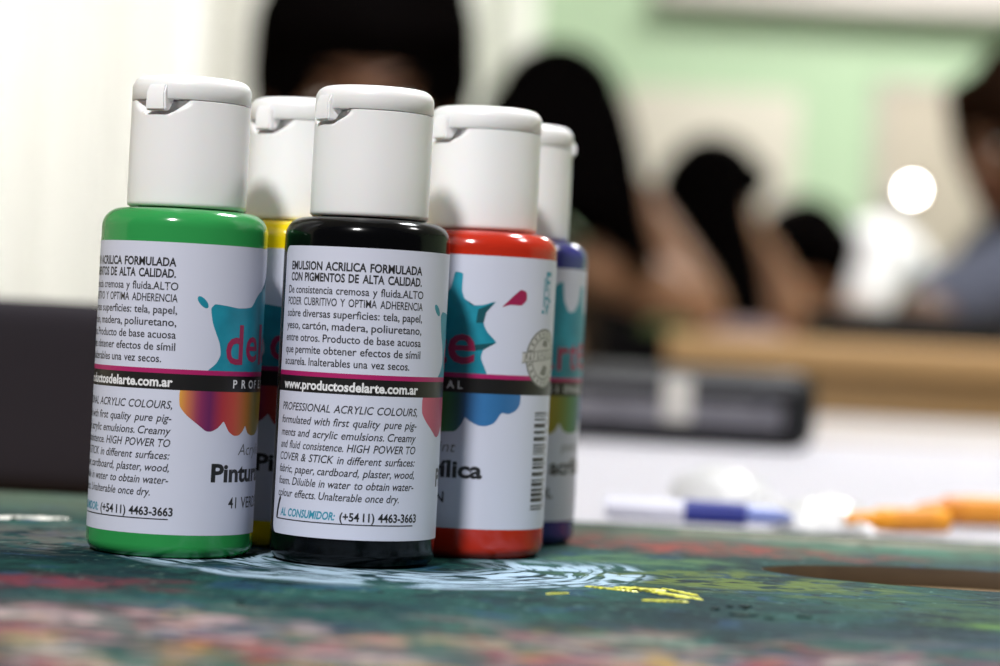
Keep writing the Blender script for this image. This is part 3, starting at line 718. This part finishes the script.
# ------------------------------------------------------------------ people
def remesh(name, bm, m, parent, voxel, smooth=6):
    me = bpy.data.meshes.new(name); bm.to_mesh(me); bm.free(); o = bpy.data.objects.new(name, me); COL.objects.link(o)
    r = o.modifiers.new('r', 'REMESH'); r.mode = 'VOXEL'; r.voxel_size = voxel; r.use_smooth_shade = True
    s = o.modifiers.new('s', 'SMOOTH'); s.iterations = smooth; s.factor = .5
    bpy.context.view_layer.update()
    m2 = bpy.data.meshes.new_from_object(o.evaluated_get(bpy.context.evaluated_depsgraph_get())); bpy.data.objects.remove(o)
    m2.name = name; m2.materials.clear(); m2.materials.append(m); m2.polygons.foreach_set('use_smooth', [True]*len(m2.polygons))
    q = link(bpy.data.objects.new(name, m2)); q.parent = parent
    if parent: q.matrix_parent_inverse = parent.matrix_world.inverted()
    return q
def limb(bm, pts, rads, n=8):
    for (p, q), (a, b) in zip(zip(pts, pts[1:]), zip(rads, rads[1:])):
        p, q = Vector(p), Vector(q); k = max(n, int((q-p).length/(min(a, b)*.45)))
        for i in range(k+1): t = i/k; ell(bm, p.lerp(q, t), a+(b-a)*t, sub=2)
def basis(f, u):
    f = Vector(f).normalized(); r = f.cross(Vector(u)).normalized(); u = r.cross(f); return Matrix((r, f, u)).transposed()   # columns: right, forward, up
def hand(bm, wrist, direction, palmn, curl=.35, side=1):
    d = Vector(direction).normalized(); n = Vector(palmn); n = (n-d*n.dot(d)).normalized(); s = d.cross(n)*side
    w = Vector(wrist)
    rot = Matrix((s, d, n)).transposed()
    ell(bm, w+d*.048, (.040, .050, .014), rot); ell(bm, w+d*.012, (.028, .03, .018), rot)
    for k, (off, L) in enumerate(((-.029, .062), (-.0095, .076), (.0105, .080), (.029, .070))):
        p = w+d*.088+s*off; a = curl*.5; pts = [w+d*.06+s*off*.8, p]
        for q in (.45, .32, .25):
            p = p+(d*math.cos(a)+n*math.sin(a))*L*q; pts.append(p); a += curl
        limb(bm, pts, [.0095, .0095, .0088, .008, .0068], 6)
    p = w+d*.022+s*.026; t1 = p+(s*.75+d*.55+n*.25).normalized()*.042; t2 = t1+(s*.3+d*.9+n*.2).normalized()*.030
    limb(bm, [w+d*.02+s*.012, p, t1, t2], [.014, .0125, .0105, .0085], 6)
M_eye = mat('eye_white', (.75, .73, .7, 1), .2); M_iris = mat('dark_iris', (.01, .007, .005, 1), .15); M_lip = mat('lips', srgb(120, 62, 55), .45)
def person(label, o, skin, hairm, shirtm, pantm, pelvis, chest, sh_axis, head, hf, hu, arms, hairfn, legdir, stool_z=.46, sleeves=.45, voxel=.007, neck_r=.052):
    """pelvis, chest, head: points; sh_axis: vector to the person's right; arms: list of (side, elbow, wrist, handdir, palm normal)"""
    pelvis, chest, head = Vector(pelvis), Vector(chest), Vector(head); ax = Vector(sh_axis).normalized(); ld = Vector(legdir).normalized()
    t = thing('person', label, 'person', (pelvis.x, pelvis.y, 0)); bpy.context.view_layer.update()
    up = (chest-pelvis).normalized(); tb = basis(up.cross(ax)*-1, up)
    tb = Matrix((ax, ax.cross(up)*-1, up)).transposed()
    body = bmesh.new(); shirt = bmesh.new(); pants = bmesh.new()
    # torso
    prof = [(0, .165, .125), (.12, .155, .115), (.3, .135, .105), (.5, .138, .108), (.72, .152, .115), (.9, .16, .112), (1.0, .15, .10), (1.08, .11, .08)]
    for i in range(25):
        s = i/24*1.08
        for (a, b) in zip(prof, prof[1:]):
            if a[0] <= s <= b[0]+1e-6: k = (s-a[0])/(b[0]-a[0]); wx = a[1]+(b[1]-a[1])*k; wy = a[2]+(b[2]-a[2])*k
        p = pelvis.lerp(chest, s)
        ell(body, p, (wx, wy, .06), tb)
        ell(shirt, p, (wx+.012, wy+.012, .062), tb)
        if s < .16: ell(pants, p, (wx+.016, wy+.016, .07), tb)
    hb = basis(hf, hu); U = hb.col[2]; Fw = hb.col[1]; Rt = hb.col[0]
    nk = head-U*.075-Fw*.015
    limb(body, [chest+up*.03, chest.lerp(nk, .6), nk], [neck_r+.015, neck_r, neck_r])
    # head
    def hp(x, y, z): return head+Rt*x+Fw*y+U*z
    ell(body, hp(0, -.012, .028), (.076, .094, .088), hb, 3); ell(body, hp(0, .02, -.03), (.062, .070, .075), hb, 3); ell(body, hp(0, .045, -.082), (.034, .034, .026), hb)
    ell(body, hp(0, .082, .022), (.05, .014, .012), hb)                                   # brow
    limb(body, [hp(0, .088, .012), hp(0, .104, -.022)], [.008, .012], 6); ell(body, hp(0, .1, -.027), (.017, .011, .009), hb)     # nose
    for sx in (-1, 1):
        ell(body, hp(sx*.04, .066, -.02), (.024, .022, .02), hb); ell(body, hp(sx*.078, -.008, -.002), (.008, .018, .031), hb)   # cheek, ear
    ell(body, hp(0, .083, -.054), (.024, .012, .007), hb); ell(body, hp(0, .081, -.065), (.02, .012, .007), hb)                 # lips
    # arms
    for side, el, wr, hd, pn in arms:
        sp = chest+ax*side*.165+up*.005; el, wr = Vector(el), Vector(wr)
        ell(body, sp, .058); limb(body, [sp, sp.lerp(el, .5), el], [.056, .049, .040]); limb(body, [el, el.lerp(wr, .3), wr], [.040, .041, .027])
        hand(body, wr, hd, pn, .4, side)
        if sleeves:
            q = sp.lerp(el, sleeves); ell(shirt, sp, .068); limb(shirt, [chest+ax*side*.1, sp, q], [.06, .066, .060])
    # legs
    for sx in (-1, 1):
        hp_ = pelvis+ax*sx*.09+Vector((0, 0, -.0)); kn = hp_+ld*.40+ax*sx*.03; kn.z = pelvis.z+.0; an = kn-ld*.03; an.z = .09
        limb(body, [hp_, kn, kn.lerp(an, .3), an], [.085, .058, .055, .038]); limb(pants, [hp_, kn, kn.lerp(an, .3), an+Vector((0, 0, .03))], [.1, .072, .068, .056])
        ft = an+ld*.13; ft.z = .035
        limb(body, [an, Vector((an.x, an.y, .05)), ft], [.036, .036, .026]); shoes = bmesh.new(); limb(shoes, [Vector((an.x, an.y, .047))-ld*.03, Vector((an.x, an.y, .047)), ft], [.044, .047, .035])
        for v in shoes.verts: v.co.z = max(.002, v.co.z)
        remesh('shoe', shoes, M_fold, t, .009, 4)
    remesh('body', body, skin, t, voxel, 5)
    remesh('shirt', shirt, shirtm, t, .009, 6); remesh('trousers', pants, pantm, t, .01, 6)
    h = bmesh.new(); hairfn(h, hp, hb, chest, up, ax); remesh('hair', h, hairm, t, .008, 4)
    for sx in (-1, 1):
        b = bmesh.new(); ell(b, hp(sx*.031, .0768, .004), (.0118, .0075, .0055), hb); e = mesh_obj('eye', b, M_eye, t); e.matrix_parent_inverse = t.matrix_world.inverted()
        b = bmesh.new(); ell(b, hp(sx*.031, .0825, .003), (.0048, .0025, .0048), hb); i_ = mesh_obj('iris', b, M_iris, e)
        b = bmesh.new(); limb(b, [hp(sx*.014, .094, .026), hp(sx*.033, .090, .031), hp(sx*.05, .074, .026)], [.003, .0035, .0025], 5); e = mesh_obj('eyebrow', b, hairm, t); e.matrix_parent_inverse = t.matrix_world.inverted()
    b = bmesh.new(); limb(b, [hp(-.020, .088, -.060), hp(0, .0955, -.058), hp(.020, .088, -.060)], [.003, .0055, .003], 6); e = mesh_obj('lips', b, M_lip, t); e.matrix_parent_inverse = t.matrix_world.inverted()
    # stool the person sits on
    s = thing('stool', o, 'stool', (pelvis.x, pelvis.y, 0)); z = pelvis.z-.115
    b = bmesh.new(); lathe(b, [(0, z-.035), (.15, z-.035), (.165, z-.028), (.165, z-.008), (.15, z), (0, z)], 40); mesh_obj('seat', b, M_brown, s)
    for k in range(4):
        a = PI/4+k*PI/2; b = bmesh.new(); tube(b, [(.17*math.cos(a), .17*math.sin(a), 0), (.12*math.cos(a), .12*math.sin(a), z-.03)], .013, 12); mesh_obj('leg', b, M_metal, s)
    return t
def skull(h, hp, hb, ex=0, front=.0):
    ell(h, hp(0, -.022, .042), (.088+ex, .098+ex, .092+ex), hb, 3); ell(h, hp(0, -.055, -.005), (.082+ex, .066+ex, .085+ex), hb, 3)
M_hair = mat('black_hair', (.0022, .0018, .0018, 1), .9, 0, bump=(160, .6, .004)); M_hair2 = mat('dark_brown_hair', srgb(30, 19, 13), .9, 0, bump=(160, .6, .004))
SK1 = mat('warm_brown_skin', srgb(150, 106, 76), .5, .35, sss=.1); SK2 = mat('tan_skin', srgb(150, 111, 84), .5, .35, sss=.1); SK3 = mat('shaded_tan_skin', srgb(100, 68, 48), .5, .3, sss=.1)  # SK3 is darkened: shade of the backlit face put into the tone
def cloth(n, c): return mat(n, c, .85, .15, bump=(500, .3, .0008), var=(8, tuple(x*.85 for x in c[:3])+(1,)))
navy = cloth('navy_trousers', srgb(34, 38, 56)); 

# person facing the camera behind the black bottle
h1 = P(362, 98, 2.12)
def hair1(h, hp, hb, ch, up, ax):
    skull(h, hp, hb, .006)
    for k in range(9):
        a = -.075+.15*k/8; limb(h, [hp(a*.8, .045, .105), hp(a, .082-abs(a)*.35, .066), hp(a*1.04, .086-abs(a)*.5, .052)], [.024, .017, .010], 5)
    for s in (-1, 1): limb(h, [hp(s*.07, .01, .07), hp(s*.084, -.008, .02), hp(s*.082, -.02, -.03)], [.026, .016, .012], 6)
person('person with short black hair facing the camera with lowered head, behind the black bottle', 'round stool under the person facing the camera', SK3, M_hair, cloth('dark_green_shirt', srgb(50, 60, 52)), navy,
       (h1.x+.0, 2.46, .56), (h1.x+.005, 2.32, .885), (-.5, .6, 0), h1, (.1, -1, -.2), (0, -.2, 1),
       [(1, (h1.x-.12, 2.13, .79), (h1.x+.0, 1.90, .782), (.8, -.5, 0), (0, 0, -1)), (-1, (h1.x+.16, 2.10, .785), (h1.x+.10, 1.88, .782), (-.8, -.5, 0), (0, 0, -1))], hair1, (0, -1, 0))
# long haired person at the near left of the brown table, back to the camera, right elbow on the table
h2 = P(560, 136, 3.9)
def hair2(h, hp, hb, ch, up, ax):
    skull(h, hp, hb, .014)
    P2 = lambda x, y, d=0: P(x, y, 3.80+d)
    for x0, x1, x2, ye, r in ((516, 505, 510, 200, .055), (545, 540, 545, 206, .06), (572, 576, 588, 222, .06), (594, 602, 618, 240, .05), (604, 614, 636, 255, .04)):
        limb(h, [P2(x0, 108, .03), P2(x1, 150), P2((x1+x2)/2, (150+ye)/2), P2(x2, ye, .03)], [r*.95, r, r*.9, r*.45], 8)
    limb(h, [P2(604, 150, .05), P2(620, 200, .02), P2(645, 262, .02)], [.045, .04, .024], 8)
el2 = P(702, 322, 3.92); el2.z = max(el2.z, T2+.042)
person('person with long black hair seen from behind, bare elbow on the brown table', 'round stool under the person with the bare elbow on the table', SK2, M_hair, cloth('dark_brown_top', srgb(58, 44, 32)), navy,
       (P(505, 330, 4.0).x, 4.0, .575), P(505, 262, 3.95), (.92, -.35, 0), h2, (.45, .9, -.25), (.1, .2, 1),
       [(1, el2, P(655, 218, 3.98), (-.75, 0, .75), (-.3, .8, 0)), (-1, (-.02, 4.28, .70), (.14, 4.36, .63), (1, .1, -.1), (0, 0, -1))], hair2, (.9, .4, 0), sleeves=0)
# second long haired person further back, head propped on the hand
h3 = P(713, 203, 5.0)
def hair3(h, hp, hb, ch, up, ax):
    skull(h, hp, hb, .004); limb(h, [hp(-.05, .035, .085), hp(.05, .035, .085)], [.036, .036], 5)
    Q = lambda x, y, d=0: P(x, y, 4.95+d)
    for pts, r in ((((686, 175, 0), (688, 215, 0), (702, 262, -.02), (716, 320, -.04)), .06), (((704, 170, -.06), (708, 220, -.08), (720, 270, -.08), (740, 325, -.10)), .065), (((724, 168, -.07), (722, 215, -.1), (735, 270, -.1), (756, 325, -.13)), .06), (((722, 240, -.05), (740, 290, -.05), (752, 325, -.05)), .04)):
        limb(h, [Q(*p) for p in pts], [r*.9]+[r]*(len(pts)-2)+[r*.6], 8)
el3 = P(798, 326, 4.9); el3.z = max(el3.z, T2+.042)
person('person with long dark hair, head propped on a raised hand, further back', 'round stool under the person with the propped head', SK2, M_hair, cloth('black_top', srgb(22, 20, 24)), navy,
       (.20, 5.15, .575), P(664, 275, 5.08), (.25, -1, 0), h3, (.9, .25, -.4), (.4, -.1, .9),
       [(1, el3, P(763, 247, 4.90), (-.34, .1, .95), (-.9, .2, -.1)), (-1, (.33, 5.38, .70), (.44, 5.32, .63), (1, -.1, -.1), (0, 0, -1))], hair3, (1, 0, 0), sleeves=0)
# person in white at the far end, bent over the table
h4 = P(805, 262, 5.55)
def hair4(h, hp, hb, ch, up, ax):
    skull(h, hp, hb, .014)
    limb(h, [hp(-.06, .05, .07), hp(.06, .05, .07)], [.045, .045], 5)
    for s in (-1, 0, 1): limb(h, [hp(s*.06, -.04, .04), hp(s*.075, -.05, -.05), hp(s*.06, -.05, -.11)], [.05, .04, .025], 6)
person('person in a white shirt bent low over the brown table at its far end', 'round stool under the person in white', SK1, M_hair, cloth('white_shirt', (.84, .84, .86, 1)), navy,
       (P(955, 330, 5.72).x, 5.72, .60), P(876, 258, 5.62), (0, 1, 0), h4, (-.8, -.15, -.6), (-.6, 0, .8),
       [(1, P(850, 340, 5.95), P(790, 340, 5.9), (-1, 0, 0), (0, 0, -1)), (-1, P(862, 318, 5.36), P(800, 333, 5.28), (-1, 0, 0), (0, 0, -1))], hair4, (-1, 0, 0), sleeves=.8)
# person in grey at the right edge
h5 = P(1035, 138, 3.3)
def hair5(h, hp, hb, ch, up, ax):
    skull(h, hp, hb, .012)
    for s in (-1, 1): limb(h, [hp(s*.07, .0, .06), hp(s*.086, -.01, -.02), hp(s*.082, .0, -.10), hp(s*.07, .005, -.15)], [.035, .034, .03, .016], 8)
    limb(h, [hp(0, -.07, .02), hp(0, -.09, -.08), hp(0, -.08, -.17)], [.06, .06, .035], 8)
    for s in (-1, 1): limb(h, [hp(s*.05, .06, .075), hp(s*.078, .052, .01), hp(s*.078, .04, -.06), hp(s*.07, .03, -.13)], [.03, .027, .024, .014], 6)
el5 = P(918, 318, 3.3); el5.z = max(el5.z, T2+.042)
person('person in a grey blue shirt with dark brown hair, cut by the right photo edge', 'round stool under the person in grey', SK3, M_hair2, cloth('grey_blue_shirt', srgb(96, 100, 116)), navy,
       (.99, 3.47, .585), P(1022, 272, 3.4), (0, 1, 0), h5, (-.9, -.35, -.3), (-.3, -.1, .95),
       [(-1, el5, P(945, 330, 3.06), (.1, -1, 0), (0, 0, -1)), (1, P(985, 335, 3.66), P(960, 335, 3.45), (-.6, -.6, 0), (0, 0, -1))], hair5, (-1, 0, 0), sleeves=.78)

# ------------------------------------------------------------------ light
def area(name, loc, size, power, col=(1, 1, 1), target=None):
    l = bpy.data.lights.new(name, 'AREA'); l.shape = 'DISK' if not isinstance(size, tuple) else 'RECTANGLE'; l.energy = power; l.color = col
    if isinstance(size, tuple): l.size, l.size_y = size
    else: l.size = size
    o = bpy.data.objects.new(name, l); COL.objects.link(o); o.location = loc
    if target is not None: o.rotation_euler = (Vector(target)-Vector(loc)).to_track_quat('-Z', 'Y').to_euler()
    return o
area('ceiling_lamp_near', (-.55, -1.2, 2.68), .28, 80, (1, .99, .98), (0, .5, .8))
area('ceiling_lamp_right', (1.35, .95, 2.68), .32, 22, (1, .98, .95))
area('fill_middle', (.55, 1.75, 2.68), .5, 58, (.96, .98, 1))  # added fill without a fixture, brightens the white paper
area('fill_back', (1.2, 5.4, 2.68), .5, 63, (1, .975, .965))  # added fill, lifts the green back wall; no known lamp there
area('daylight', ((wx0+wx1)/2, YW+1.2, 1.9), (2.7, 2.2), 104, (1, .99, .96), ((wx0+wx1)/2, YW, 1.4))
W = bpy.data.worlds.new('world'); S.world = W; W.use_nodes = True
W.node_tree.nodes['Background'].inputs[0].default_value = (.90, .95, 1.0, 1); W.node_tree.nodes['Background'].inputs[1].default_value = .06
vs = S.view_settings; vs.view_transform = 'Standard'; vs.look = 'None'; vs.gamma = 1; vs.exposure = 0; vs.use_curve_mapping = False
